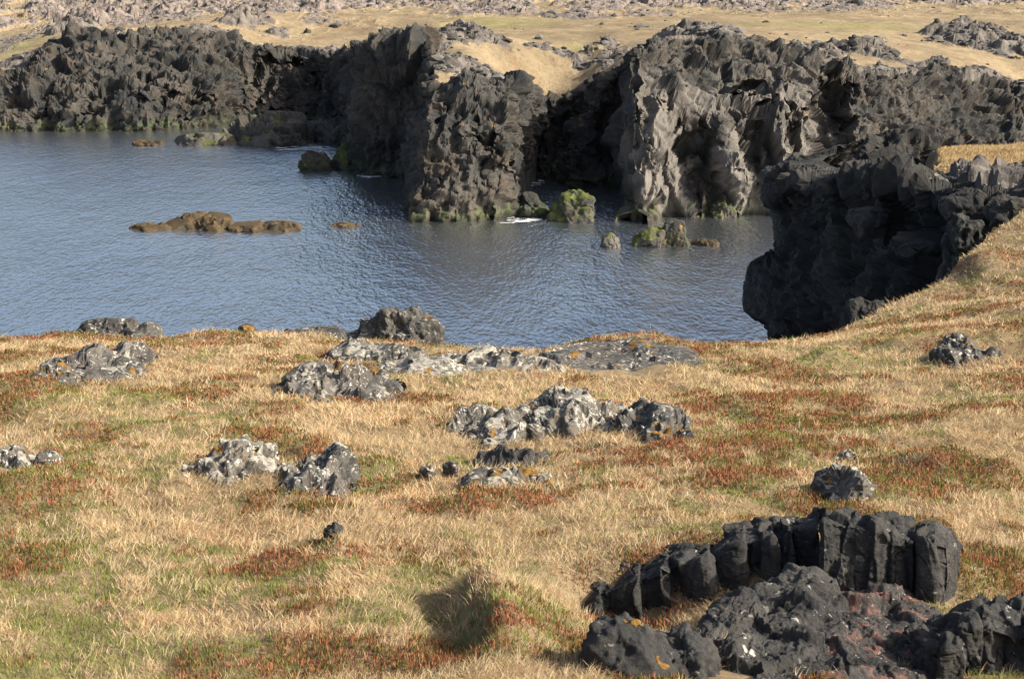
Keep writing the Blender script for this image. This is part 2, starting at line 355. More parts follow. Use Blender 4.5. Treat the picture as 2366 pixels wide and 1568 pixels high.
ROCKP = [(1262, 222, 239, 45, 5, 0.9), (1400, 150, 246, 40, 5, 1.0),   # lava outcrops on the plateau: u, v, Y, half width px, half depth m, height, strength
    (2270, 118, 283, 120, 18, 2.0), (2000, 137, 252, 95, 6, 1.6), (1560, 92, 250, 60, 6, 1.8), (1410, 100, 250, 60, 6, 1.5), (1385, 108, 262, 50, 6, 1.0), (1100, 100, 250, 160, 9, 0.8),
    (1260, 88, 256, 100, 7, 0.8), (560, 62, 340, 60, 10, 2.5), (640, 75, 335, 60, 8, 1.5), (250, 50, 385, 130, 30, 3.5), (700, 30, 400, 200, 30, 2.0),
    (1650, 88, 235, 120, 12, 1.2), (1900, 130, 240, 80, 8, 1.2), (2200, 165, 240, 200, 8, 1.0), (1050, 160, 222, 60, 10, 1.0), (60, 170, 315, 120, 6, 0.6), (1500, 40, 390, 160, 10, 1.6), (2200, 22, 410, 130, 12, 2.0), (1850, 25, 400, 160, 8, 1.4)]
def rockmask(x, y):
    m = np.zeros_like(x); hh = np.zeros_like(x)
    p = np.stack([x/9, y/16, 0*x], 1); w = fbm(p, 4, 61)
    p2 = np.stack([x/3.2, y/6, 0*x], 1); w2 = fbm(p2, 3, 71)
    for (u, v, Y, ru, ry, h) in ROCKP:
        c = P(u, v, Y); r = np.sqrt(((x-c[0])/(ru*Y/F))**2+((y-c[1])/ry)**2) + 0.45*w + 0.25*w2
        k = sstep(1.15, 0.75, r); m = np.maximum(m, k); hh = np.maximum(hh, h*sstep(1.1, 0.3, r))
    edge = y - np.interp(x/np.maximum(y, 1), azs, yrs)
    k = sstep(10, 3, edge + 7*w + 4*w2); m = np.maximum(m, k)
    for (u, v, Y, ru, ry) in [(1330, 160, 251, 120, 11), (1240, 175, 244, 60, 8), (1060, 225, 212, 40, 4)]:
        c = P(u, v, Y); m = m*(1-np.exp(-(((x-c[0])/(ru*Y/F))**2+((y-c[1])/ry)**2)**1.5)*sstep(0.3, -0.1, w2))
    band = sstep(330, 400, y + 26*w)*(0.35+0.55*sstep(-0.1, 0.35, w+0.5*w2)); band *= 1-0.6*sstep(0.1, 0.0, np.abs(x/np.maximum(y,1)+0.25)+0)*0
    m = np.maximum(m, np.clip(band, 0, 1)); hh = np.maximum(hh, 2.2*sstep(335, 420, y)*np.clip(0.3+w+0.4*w2, 0, 1.3))
    return m, hh
def plateau_z(x, y):
    z = zplat(x, np.minimum(y, 900)); m, hh = rockmask(x, y)
    p = np.stack([x, y, 0*x], 1)
    f2, e2 = facet(p, 2.4, 83, 1.2, 0.25, 0.4); f3, _ = facet(p, 1.0, 93, 1.2, 0.25, 0.4)
    z = z + 0.14*fbm(p/3.5, 3, 12)
    z = z + hh*(0.75+0.3*f2) + m*(0.28*f2 + 0.2*f3) + 0.25*fbm(p/14, 3, 9)
    edge = y - np.interp(x/np.maximum(y, 1), azs, yrs)
    z = z - np.where(edge < -0.6, np.minimum((-0.6-edge)*5.0, z+6), 0); m = np.maximum(m, sstep(0.6, -1.0, edge))
    return z, m
def build_plateau():
    A = np.concatenate([np.linspace(-0.55, -0.285, 60), np.linspace(-0.28, 0.28, 1150), np.linspace(0.285, 0.75, 90)])
    Ys = np.concatenate([np.arange(198, 300, 0.42), np.arange(300, 520, 0.7), 520*1.03**np.arange(80)])
    AA, YY = np.meshgrid(A, Ys); x = (AA*YY).ravel(); y = YY.ravel()
    z, m = plateau_z(x, y)
    gz = 0*x
    for (u, v, Y, ru, ry) in [(1335, 113, 264, 50, 4), (1900, 60, 305, 250, 14), (30, 110, 345, 90, 25), (1150, 58, 342, 160, 14), (1950, 90, 275, 80, 6)]:
        c = P(u, v, Y); gz = np.maximum(gz, np.exp(-(((x-c[0])/(ru*Y/F))**2+((y-c[1])/ry)**2))*0.7)
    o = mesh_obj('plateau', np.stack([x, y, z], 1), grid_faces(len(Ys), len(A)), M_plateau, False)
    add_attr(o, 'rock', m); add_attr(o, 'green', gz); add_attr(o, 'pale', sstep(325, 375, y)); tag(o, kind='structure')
build_plateau()

# ---------------------------------------------------------------- near ground
GC = []
for u in (-500, 0, 500, 1000):
    for v, Y in ((1568, 20), (1300, 25), (1100, 31), (950, 38), (850, 46)): GC.append(P(u, v, Y))
for u in (1500, 2000):
    for v, Y in ((1440, 22.5), (1200, 27.5), (1050, 32.5), (920, 40), (840, 47)): GC.append(P(u, v, Y))
for q in [(1500, 1568, 19.5), (2000, 1568, 20.5), (2400, 1500, 22), (2400, 1300, 26), (2400, 1100, 31.5), (2400, 950, 38), (2300, 850, 45), (2250, 760, 52), (2400, 700, 57), (2600, 1500, 22), (2800, 900, 40), (2800, 600, 60)]: GC.append(P(*q))
CREST = [(-900, 772, 54), (-500, 772, 55), (0, 776, 56), (350, 777, 56), (520, 772, 56), (820, 786, 55), (1000, 796, 54), (1280, 804, 53), (1330, 790, 53), (1420, 782, 53.5), (1600, 797, 54), (1800, 783, 56),
         (1920, 772, 58), (2000, 738, 60.5), (2100, 688, 64), (2160, 655, 66), (2225, 612, 68.5), (2270, 560, 71), (2330, 512, 73), (2400, 480, 76), (2700, 420, 84), (3200, 380, 90)]
cpts = np.array([P(*q) for q in CREST]); GC += list(cpts)
GC = np.array(GC)
GC = np.vstack([GC, [[-30, 5, 24], [0, 5, 25.5], [30, 5, 25], [-30, -30, 27], [0, -30, 28], [30, -30, 28], [60, 60, 22], [60, 20, 25]]])
zg = tps_fit(GC, 0.3)
caz = cpts[:, 0]/cpts[:, 1]; cY = cpts[:, 1]
MOUND = [(1390, 1310, 24.6, 130, .6, -.5), (1480, 1450, 23.6, 190, 1.1, -0.50), (1750, 1420, 23.4, 130, 0.8, -0.35), (1700, 1300, 26.2, 260, 0.9, 0.22), (2050, 1230, 25.3, 130, 0.7, 0.3), (1110, 1395, 23.2, 75, 0.8, 0.62), (1160, 1490, 21.5, 70, 1.0, 0.5), (1000, 1440, 22.3, 60, 1.0, -0.2), (1905, 835, 47.5, 60, 1.0, 0.32), (2220, 1085, 31.5, 130, 1.0, 0.25), (90, 960, 38, 130, 1.6, 0.25), (60, 1150, 29.5, 140, 1.5, 0.25),
         (1450, 790, 52.5, 160, 1.6, 0.25), (1700, 950, 38, 120, 1.0, 0.15), (2270, 590, 67, 60, 2.0, 0.5), (650, 1010, 34, 130, 0.8, 0.15), (300, 1100, 31, 60, 1.2, -0.2), (300, 1180, 28.5, 60, 1.0, -0.15), (780, 1265, 25.5, 40, 0.35, 0.15)]
def ground_z(x, y):
    x = np.asarray(x, float); y = np.asarray(y, float)
    z = zg(x, y)
    p = np.stack([x, y, 0*x], 1)
    z = z + 0.12*fbm(p/2.2, 3, 19) + 0.05*fbm(p/0.6, 3, 29) + 0.012*vnoise(p/0.16, 39)
    for (u, v, Y, ru, ry, h) in MOUND:
        c = P(u, v, Y); rx = ru*Y/F
        dx = x-c[0]; rx2 = np.where(dx < 0, rx*0.75, rx*1.5)
        z = z + h*np.exp(-((dx/rx2)**2+((y-c[1])/ry)**2))
    e = y - np.interp(x/np.maximum(y, 0.1), caz, cY) + 0.25*fbm(p/1.5, 3, 49)
    k = np.clip(e, 0, None)
    z = z - np.minimum(0.35*k + 0.35*k*k, z+4)
    return z
def build_ground():
    A = np.concatenate([np.linspace(-0.9, -0.30, 40), np.linspace(-0.295, 0.295, 760), np.linspace(0.30, 1.0, 50)])
    Ys = np.concatenate([np.linspace(1, 17, 30), 17.2*np.exp(np.arange(620)*0.0024)])
    Ys = np.concatenate([Ys, np.linspace(Ys[-1]+0.3, 100, 60)])
    AA, YY = np.meshgrid(A, Ys); x = (AA*np.maximum(YY, 12)).ravel(); y = YY.ravel()
    z = ground_z(x, y)
    o = mesh_obj('ground', np.stack([x, y, z], 1), grid_faces(len(Ys), len(A)), M_soil, True)
    add_attr(o, 'rock', sstep(1.5, 3.5, y-np.interp(x/np.maximum(y, .1), caz, cY))); add_attr(o, 'green', 0*x)
    tag(o, kind='structure')
build_ground()

# ---------------------------------------------------------------- near promontory on the right
def build_promontory():
    tip = [(1700, 250, 130), (1765, 392, 122), (1772, 450, 122), (1790, 540, 121), (1793, 596, 120.5), (1735, 614, 119), (1728, 660, 118.5), (1727, 712, 118), (1772, 742, 118), (1806, 776, 118), (1830, 830, 118), (1850, 980, 120)]
    def stn(pairs): return [P(*q) for q in pairs]
    back = stn([(2100, 300, 150), (2000, 385, 150), (2000, 450, 150), (2000, 540, 150), (2000, 596, 150), (1990, 614, 150), (1990, 660, 150), (1990, 712, 150), (1990, 742, 150), (1990, 776, 150), (1990, 830, 150), (1990, 880, 150)])
    back2 = stn([(1980, 330, 134), (1880, 388, 134), (1882, 450, 134), (1890, 540, 134), (1890, 596, 134), (1880, 614, 134), (1880, 660, 134), (1880, 712, 134), (1880, 742, 134), (1890, 776, 134), (1890, 830, 134), (1890, 900, 134)])
    def wall(ut, vt, ub, Y, vb=1000):
        vt += 14
        rows = [P(ut+150, vt-4, Y+9)]
        for k in range(11):
            t = k/10; rows.append(P(ut+(ub-ut)*t, vt+(vb-vt)*t, Y - 2.0*t + 1.2*math.sin(t*9)))
        return rows
    tp = stn([(1900, 372, 126)] + tip[1:])
    S = [back, back2, tp, wall(1850, 392, 1840, 112), wall(1960, 390, 1930, 104), wall(2070, 392, 2030, 97), wall(2150, 415, 2120, 91), wall(2230, 432, 2190, 86, 940), wall(2310, 448, 2250, 81, 900), wall(2420, 440, 2350, 79, 800), wall(2700, 400, 2650, 80, 700)]
    G, Sx, T = sheet(S, 0.22, 0.16)
    n = normals(G).reshape(-1, 3); shp = G.shape; p = G.reshape(-1, 3).copy()
    n *= np.sign(np.median(-n[:, 0] - 0.3*n[:, 1]))
    u, v = uv_of(p)
    f1, e1 = facet(p, 4.2, 103, 1.6, 0.1, 0.08); f2, e2 = facet(p, (1.7, 1.7, 2.0), 113, 1.6, 0.12, 0.08); f3, e3 = facet(p, 0.7, 123, 1.6, 0.15, 0.15); f4, _ = facet(p, 0.3, 133, 1.6)
    d = 0.75*f1 + 0.4*f2 + 0.24*f3 + 0.09*f4 - 0.15*np.exp(-(e1/0.07)**2)
    st_ = np.tile(Sx, shp[0]); tipk = np.exp(-((st_-2)/0.45)**2)
    topk = np.repeat(sstep(1.1, 0.7, T), shp[1]); p += n*(d*(1-0.75*tipk)*(1-0.7*topk))[:, None]
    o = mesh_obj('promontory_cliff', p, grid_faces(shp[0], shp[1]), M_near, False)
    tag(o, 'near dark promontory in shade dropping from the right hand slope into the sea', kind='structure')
build_promontory()
# top of the promontory: dry grass shelf joining the near land to the far slope
ptc = [P(*q) for q in [(2150, 395, 98), (2250, 420, 90), (2365, 425, 86), (2700, 380, 86), (2120, 378, 112), (2170, 352, 118), (2250, 345, 120), (2365, 342, 120), (2700, 330, 120), (2000, 375, 120), (2250, 330, 140), (2500, 320, 140), (2900, 300, 150), (2250, 400, 98), (2365, 392, 98), (2900, 420, 90), (2365, 470, 78), (3000, 400, 80)]]
ztop = tps_fit(ptc, 0.2)
def top_z(x, y):
    p = np.stack([x, y, 0*x], 1); b = P(2168, 365, 116)
    z = ztop(x, y) + 0.15*fbm(p/2.5, 3, 59)
    le = np.interp(y, [76, 84, 95, 104, 118, 150], [22.2, 22.3, 22.6, 23.3, 26.4, 33.0]) + 0.4*fbm(p/2, 2, 69)
    return z - np.clip(le-x, 0, 8)*2.5 - np.clip(y-124, 0, 20)*0.35
def build_top():
    xs = np.arange(17, 60, 0.13); ys = np.arange(77, 150, 0.16); X, Y = np.meshgrid(xs, ys)
    x = X.ravel(); y = Y.ravel(); z = top_z(x, y)
    q = np.stack([x, y, z], 1); fa, _ = facet(q, 1.5, 303, 1.6, 0.1, 0.12); fb, _ = facet(q, 0.55, 313, 1.6, 0.1, 0.15); z = z + (0.4*fa + 0.16*fb)*sstep(104, 100, y)
    o = mesh_obj('promontory_top', np.stack([x, y, z], 1), grid_faces(len(ys), len(xs)), M_plateau, False)
    m = np.maximum(sstep(106, 100, y + 2*fbm(np.stack([x/2, y/3, 0*x], 1), 3, 7)), sstep(130, 136, y)); add_attr(o, 'rock', m); add_attr(o, 'green', 0*x); tag(o, kind='structure')
build_top()

# ---------------------------------------------------------------- rocks
_ico = {}
def ico(sub):
    if sub not in _ico:
        bm = bmesh.new(); bmesh.ops.create_icosphere(bm, subdivisions=sub, radius=1)
        v = np.array([q.co[:] for q in bm.verts]); f = np.array([[q.index for q in fc.verts] for fc in bm.faces]); bm.free(); _ico[sub] = (v, f)
    return _ico[sub]
def rock_shape(seed, sub=5, planes=14, pw=2.6):
    rng = np.random.RandomState(seed); v, f = ico(sub)
    nr = rng.normal(size=(planes, 3)); nr /= np.linalg.norm(nr, axis=1, keepdims=True)
    dd = rng.uniform(0.74, 1.12, planes)
    dot = v @ nr.T
    r = np.min(np.where(dot > 0.05, dd/np.maximum(dot, 0.05), 9), axis=1)
    r = np.minimum(r, 1.0/(np.abs(v)**pw).sum(1)**(1/pw))
    return v*r[:, None], v, f
def cover(parent, name, p, f, amount, scale, seed, mat, upmin, thick, zb):
    '''a crust growing on the rock: its own slightly raised skin over the faces it covers'''
    a, b, c = p[f[:, 0]], p[f[:, 1]], p[f[:, 2]]
    fn = np.cross(b-a, c-a); fn /= np.linalg.norm(fn, axis=1, keepdims=True)+1e-12
    vn = np.zeros_like(p)
    for k in range(3): np.add.at(vn, f[:, k], fn)
    vn /= np.linalg.norm(vn, axis=1, keepdims=True)+1e-12
    t = fbm(p/scale, 4, seed, 0.6)*0.6 + 0.5*fbm(p/(scale*4), 2, seed+5) + 1.5*(np.clip(vn[:, 2], -1, 0.85)-upmin-0.1) - 1.0 + amount
    k = (t[f].min(1) > 0) & (p[f][:, :, 2].min(1) > zb+0.01)
    if k.sum() < 12: return
    ff = f[k]; lab = np.arange(len(p))
    for _ in range(60):                              # spread the lowest index through each connected patch
        m = lab[ff].min(1); new = lab.copy()
        for j in range(3): np.minimum.at(new, ff[:, j], m)
        new = new[new]
        if (new == lab).all(): break
        lab = new
    fl = lab[ff[:, 0]]; ids, cnt = np.unique(fl, return_counts=True)
    for i in ids[np.argsort(-cnt)][:9]:
        fp = ff[fl == i]
        if len(fp) < 14: continue
        used, inv = np.unique(fp, return_inverse=True)
        q = p[used] + vn[used]*(0.002 + thick*np.clip(t[used]*2.5, 0, 1))[:, None]
        mesh_obj(name, q - np.array(parent.location), inv.reshape(-1, 3), mat, True, parent=parent)
def rock(name, label, cat, u0, v0, u1, v1, Y=None, D=None, H=None, mat=None, seed=1, planes=14, amp=1.0, sub=5, sink=0.25, group=None, water=False, smooth=False, cell=0.35, peak=0.5, white=0, orange=0, moss=0, edge=False):
    """a rock filling the span u0..u1, v0..v1 seen from the path, standing at distance Y (or in the water)"""
    if water: B = W((u0+u1)/2, v1); Y = B[1]
    w = (u1-u0)*Y/F; hp = (v1-v0)*Y/F
    if D is None: D = w*0.8
    low = group == go and not edge
    if low: w *= 1.18; D *= 1.55
    Bv = P((u0+u1)/2, v1, Y)
    ang = PITCH + math.atan(((v0+v1)/2-CV)/F)
    if H is None: H = max(0.12*w, (hp - D*math.sin(ang)*0.6)/math.cos(ang))
    if low: H *= 0.66
    s, dirs, f = rock_shape(seed, sub, planes)
    s = s/np.abs(s).max(axis=0)
    s[:, 2] = np.where(s[:, 2] > 0, s[:, 2]*(1+0.35*(peak-0.5)*s[:, 0]), s[:, 2])
    c = np.array([w/2, D/2, H*(1+sink)/1.0])
    p = s*c
    sz = (w*D*max(H, 0.2*w))**(1/3.)
    base = np.array([Bv[0], Y + D*0.5, 0.0])
    pw = p + base + seed*3.1
    cs = cell*sz*2
    f1, e1 = facet(pw, cs, seed+200, 1.5); f2, e2 = facet(pw, cs*0.42, seed+210, 1.6); f3, _ = facet(pw, cs*0.18, seed+220, 1.6)
    d = (0.15*f1 + 0.085*f2 + 0.035*f3 - 0.04*np.exp(-(e1/0.07)**2) + 0.12*fbm(pw/(cs*0.8), 4, seed))*cs*amp
    d = np.clip(d, -0.45*H, 0.3*H)
    nd = dirs/c; nd /= np.linalg.norm(nd, axis=1, keepdims=True)
    p = p + nd*d[:, None]
    p[:, 2] -= H*sink
    if low: p[:, 2] -= H*(0.18+0.55*np.clip(fbm(np.stack([pw[:, 0]/(w*0.22), pw[:, 1]/(D*0.3), 0*pw[:, 0]+seed], 1), 3, seed+9), -0.6, 1))*(p[:, 2] > 0)
    if water: zb = 0.0
    elif edge: zb = Bv[2]-0.05
    else: zb = float(ground_z(np.array([base[0]]), np.array([base[1]]))[0])
    p[:, 0] += base[0]; p[:, 1] += base[1]; p[:, 2] += zb
    o = mesh_obj(name, p, f, mat, smooth, loc=(base[0], base[1], zb))
    tag(o, label, cat, group)
    if white: cover(o, 'white_lichen', p, f, white, 0.07, seed+700, M_wl, 0.35, 0.006, zb)
    if orange: cover(o, 'orange_moss', p, f, orange, 0.22, seed+800, M_ol, 0.55, 0.014, zb)
    if moss: cover(o, 'green_moss', p, f, moss, 1.0, seed+900, M_gm, 0.1, 0.03, zb)
    return o
go = 'lichen spotted outcrops in the grass'
# --- rocks in the sea
gsk = 'low skerries awash in the bay'
rock('skerry', 'long brown weed covered skerry left of centre in the bay', 'skerry', 372, 498, 535, 534, D=7, H=1.05, mat=M_sker, seed=3, water=True, group=gsk, amp=1.3)
rock('skerry', 'low thin dark spit tailing off the left end of the long brown skerry', 'skerry', 290, 518, 405, 535, D=4, H=0.42, mat=M_sker, seed=4, water=True, group=gsk, amp=1.3)
rock('skerry', 'flatter brown skerry just right of the long weed covered one', 'skerry', 515, 514, 692, 538, D=5, H=0.62, mat=M_sker, seed=5, water=True, group=gsk, amp=1.3)
rock('skerry', 'smallest skerry, barely awash, between the brown skerries and the headland', 'skerry', 762, 514, 830, 528, D=3, H=0.28, mat=M_sker, seed=6, water=True, group=gsk, amp=1.3)
rock('skerry', 'tiny black skerry off the left end of the rock ledge below the far cliff', 'skerry', 300, 325, 372, 338, D=4, H=0.6, mat=M_sker, seed=7, water=True, group=gsk, amp=1.3)
rock('rock_ledge', 'broad sunlit rock ledge rising from the sea below the far shaded cliff', 'rock ledge', 470, 266, 775, 340, D=15, H=3.3, moss=0.12, mat=M_moss, seed=8, water=True, planes=22, sub=6, peak=0.3, amp=2.2, cell=0.2)
rock('rock_ledge', 'low left toe of the rock ledge below the far cliff', 'rock ledge', 380, 310, 540, 338, D=9, H=1.3, moss=0.12, mat=M_moss, seed=9, water=True, sub=5, amp=1.8, cell=0.25)
rock('rock_ledge', 'stepped right end of the rock ledge beside the headland', 'rock ledge', 730, 285, 840, 336, D=12, H=3.0, moss=0.12, mat=M_moss, seed=10, water=True, sub=5, amp=1.8, cell=0.25)
rock('boulder', 'dark pointed boulder in the water at the foot of the headland', 'boulder', 680, 358, 775, 396, D=5, H=2.3, mat=M_cliff, seed=11, water=True)
rock('boulder', 'mossy boulder leaning against the left foot of the headland', 'boulder', 768, 338, 832, 392, D=6, H=3.2, moss=1.0, mat=M_moss, seed=12, water=True)
rock('boulder', 'big green mossy boulder in front of the sea cave', 'boulder', 1262, 437, 1392, 516, D=6, H=3.4, moss=1.0, mat=M_moss, seed=14, water=True, planes=16, sub=6, amp=0.8)
rock('boulder', 'black wet boulder in the gap left of the big green boulder', 'boulder', 1188, 450, 1268, 503, D=5, H=2.2, mat=M_cliff, seed=15, water=True)
rock('boulder', 'small square brown boulder alone in the water right of the cave', 'boulder', 1391, 549, 1434, 573, D=2.0, H=1.0, moss=0.12, mat=M_moss, seed=16, water=True, planes=10)
rock('boulder', 'low rounded green boulder touching the grey pointed one', 'boulder', 1468, 534, 1548, 572, D=3, H=1.5, moss=1.0, mat=M_moss, seed=17, water=True)
rock('boulder', 'grey pointed boulder in the water below the main cliff', 'boulder', 1520, 510, 1606, 570, D=3.4, H=2.6, mat=M_cliff, seed=18, water=True, planes=10, amp=0.6)
rock('boulder', 'flat wet rock just right of the grey pointed boulder', 'boulder', 1598, 553, 1664, 569, D=2.4, H=0.45, mat=M_sker, seed=19, water=True)
rock('boulder', 'mossy tilted slab at the foot of the main cliff', 'boulder', 1636, 468, 1700, 504, D=3, H=1.5, moss=1.0, mat=M_moss, seed=20, water=True)
rock('boulder', 'small green stone at the foot of the wall right of the cave', 'boulder', 1448, 466, 1500, 510, D=3, H=1.8, moss=1.0, mat=M_moss, seed=21, water=True)
M_foam = crust_mat('foam', (0.3, 0.33, 0.36), (0.6, 0.62, 0.64), 3)
for (u, v, hw, hd, sd, lab) in [(1205, 509, 60, 4.5, 1, 'streaks of white foam in the gap left of the green boulder'), (850, 406, 34, 4, 2, 'small white wash at the foot of the headland'), (1232, 418, 26, 6.0, 3, 'foam on the water seen through the gap beside the cave'),
        (700, 343, 80, 3, 7, 'thin wash of foam along the far rock ledge')]:
    c = W(u, v); w = hw*c[1]/F; X, Y = np.meshgrid(np.arange(-w, w, 0.06), np.arange(-hd, hd, 0.12)); q = np.stack([X.ravel(), Y.ravel(), 0*X.ravel()], 1)
    t = fbm(q/[1.6, 1.0, 1]+sd*7, 5, sd, 0.65) + 0.35 - 1.1*((q[:, 0]/w)**2+(q[:, 1]/hd)**2); q[:, 2] = 0.03+0.03*np.clip(t, 0, 1)
    fc = grid_faces(*X.shape); fc = fc[t[fc].min(1) > 0]
    used, inv = np.unique(fc, return_inverse=True)
    tag(mesh_obj('sea_foam', q[used]+c, inv.reshape(-1, 4), M_foam, True), lab, 'foam', kind='stuff')
# --- rocks at the near edge
rock('rock_outcrop', 'big craggy brown rock standing on the cliff edge against the sea', 'rock', 822, 718, 1008, 800, Y=55, D=2.2, H=0.98, white=0.12, orange=0.3, mat=M_dark, edge=True, seed=31, sub=6, amp=1.2, cell=0.28)
rock('rock_outcrop', 'long low brown rock along the cliff edge left of the big craggy rock', 'rock', 640, 757, 850, 792, Y=55.5, D=2.0, H=0.34, white=0.12, orange=0.3, mat=M_dark, edge=True, seed=32, amp=1.3)
rock('rock_outcrop', 'small rounded brown rock on the cliff edge, left of the long low one', 'rock', 528, 752, 600, 784, Y=56, D=1.2, H=0.32, white=0.12, orange=0.3, mat=M_dark, edge=True, seed=33)
rock('rock_outcrop', 'tiny brown stone poking over the cliff edge further left', 'rock', 420, 768, 446, 784, Y=56, D=0.5, H=0.16, white=0.12, orange=0.3, mat=M_dark, edge=True, seed=34)
rock('rock_outcrop', 'dark green weedy rock in the sea just past the left cliff edge', 'rock', 150, 753, 356, 786, Y=56.6, D=2.0, H=0.40, white=0.12, orange=0.3, mat=M_dark, edge=True, seed=35, amp=1.3)
rock('stone', 'pale stones capping the little heather hump on the cliff edge', 'stone', 1345, 776, 1440, 796, Y=53.4, D=0.7, H=0.2, white=0.48, orange=0.30, mat=M_lich, edge=True, seed=36)
# --- outcrops in the grass
go = 'lichen spotted outcrops in the grass'
rock('rock_outcrop', 'grey outcrop with orange and white lichen near the left edge', 'rock', 22, 826, 265, 925, Y=41.5, D=3.4, H=0.62, white=0.48, orange=0.30, mat=M_lich, seed=41, sub=6, group=go)
rock('rock_outcrop', 'flat grey slab trailing right of the orange lichen outcrop', 'rock', 210, 842, 335, 885, Y=45, D=2.0, H=0.22, white=0.12, orange=0.3, mat=M_dark, seed=42, group=go)
rock('rock_outcrop', 'pale grey lichened rock cut by the left edge of the picture', 'rock', -70, 1062, 92, 1132, Y=30.0, D=1.6, H=0.42, white=0.62, orange=0.2, mat=M_pale, seed=43, group=go)
rock('stone', 'small grey stone beside the pale rock at the left edge', 'stone', 74, 1048, 112, 1090, Y=31.3, D=0.3, H=0.2, white=0.12, orange=0.3, mat=M_dark, seed=44)
rock('rock_outcrop', 'craggy dark outcrop with white lichen at the left end of the long ridge', 'rock', 602, 848, 890, 955, Y=38.5, D=3.0, H=0.62, white=0.48, orange=0.30, mat=M_lich, seed=45, sub=6, amp=1.4, cell=0.25, group=go)
rock('rock_outcrop', 'brown rock with orange lichen behind the left end of the long ridge', 'rock', 745, 796, 960, 872, Y=46, D=3.0, H=0.42, white=0.48, orange=0.30, mat=M_lich, seed=46, sub=6, amp=1.2, group=go)
rock('rock_outcrop', 'white blotched middle stretch of the long ridge', 'rock', 870, 838, 1290, 912, Y=42.3, D=3.2, H=0.40, white=0.62, orange=0.2, mat=M_pale, seed=47, sub=6, amp=1.4, cell=0.2, group=go)
rock('rock_outcrop', 'low dark slab at the right end of the long ridge', 'rock', 1255, 848, 1640, 925, Y=42, D=4.6, H=0.24, white=0.12, orange=0.3, mat=M_dark, seed=48, sub=6, amp=1.1, cell=0.2, group=go)
rock('rock_outcrop', 'left block of the craggy outcrop in mid slope', 'rock', 1028, 960, 1262, 1050, Y=34.0, D=1.9, H=0.50, white=0.62, orange=0.2, mat=M_pale, seed=49, sub=6, amp=1.5, cell=0.25, group=go)
rock('rock_outcrop', 'highest crusted block of the mid slope outcrop with orange moss on it', 'rock', 1225, 930, 1470, 1052, Y=34.2, D=2.2, H=0.62, white=0.62, orange=0.2, mat=M_pale, seed=50, sub=6, amp=1.5, cell=0.25, group=go)
rock('rock_outcrop', 'grey green right hand block of the mid slope outcrop', 'rock', 1440, 980, 1605, 1090, Y=32.6, D=2.0, H=0.46, white=0.12, orange=0.3, mat=M_dark, seed=51, sub=6, amp=1.1, group=go)
rock('rock_outcrop', 'dark mossy rounded rock in front of the mid slope outcrop', 'rock', 1088, 1028, 1262, 1105, Y=31.0, D=1.2, H=0.42, mat=M_fore, seed=52, sub=6, amp=1.0, group=go)
rock('rock_outcrop', 'lowest rock below the dark mossy one, white streak on top', 'rock', 1080, 1085, 1300, 1150, Y=29.6, D=0.9, H=0.26, white=0.48, orange=0.30, mat=M_lich, seed=53, sub=6, amp=1.3, group=go)
rock('stone', 'white topped small stone left of the dark mossy rock', 'stone', 962, 1068, 1012, 1112, Y=30.8, D=0.4, H=0.24, white=0.62, orange=0.2, mat=M_pale, seed=54)
rock('stone', 'darker stone next to the white topped stone', 'stone', 1012, 1062, 1062, 1110, Y=30.9, D=0.4, H=0.26, white=0.48, orange=0.30, mat=M_lich, seed=55)
rock('rock_outcrop', 'pale crusted outcrop left of the grassy gap, front left', 'rock', 410, 1036, 605, 1140, Y=29.8, D=1.7, H=0.50, white=0.62, orange=0.2, mat=M_pale, seed=56, sub=6, amp=1.4, cell=0.25, group=go)
rock('rock_outcrop', 'taller lichened outcrop right of the grassy gap, tapering downhill', 'rock', 612, 1040, 790, 1165, Y=29.0, D=1.9, H=0.55, white=0.48, orange=0.30, mat=M_lich, seed=57, sub=6, amp=1.4, cell=0.25, group=go)
rock('rock_outcrop', 'dark rock with an orange spot on the right hand slope', 'rock', 2190, 790, 2332, 860, Y=45.5, D=1.6, H=0.50, white=0.12, orange=0.3, mat=M_dark, seed=58, sub=6, group=go)
rock('stone', 'small flat stone behind the dark rock on the right hand slope', 'stone', 2175, 768, 2250, 800, Y=49, D=0.7, H=0.22, white=0.12, orange=0.3, mat=M_dark, seed=59)
rock('rock_outcrop', 'rounded grey rock with white lichen above the columnar ledge', 'rock', 1895, 1078, 2042, 1200, Y=28.3, D=1.5, H=0.55, white=0.48, orange=0.30, mat=M_lich, seed=60, sub=6, planes=18)
rock('stone', 'little pale stone in red heather above the rounded grey rock', 'stone', 1925, 1035, 1985, 1062, Y=31.8, D=0.35, H=0.14, white=0.62, orange=0.2, mat=M_pale, seed=61)
rock('stone', 'small dark stone on the bank in the grass, front left of centre', 'stone', 748, 1234, 792, 1290, Y=25.6, D=0.3, H=0.24, mat=M_fore, seed=62)
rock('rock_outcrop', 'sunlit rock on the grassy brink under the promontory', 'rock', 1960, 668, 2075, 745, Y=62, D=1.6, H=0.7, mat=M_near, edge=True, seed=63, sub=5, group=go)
rock('rock_outcrop', 'grey rock catching the sun at the top of the grassy brink', 'rock', 2180, 500, 2290, 600, Y=73, D=2.2, H=1.6, mat=M_near, edge=True, seed=64, sub=5, group=go)
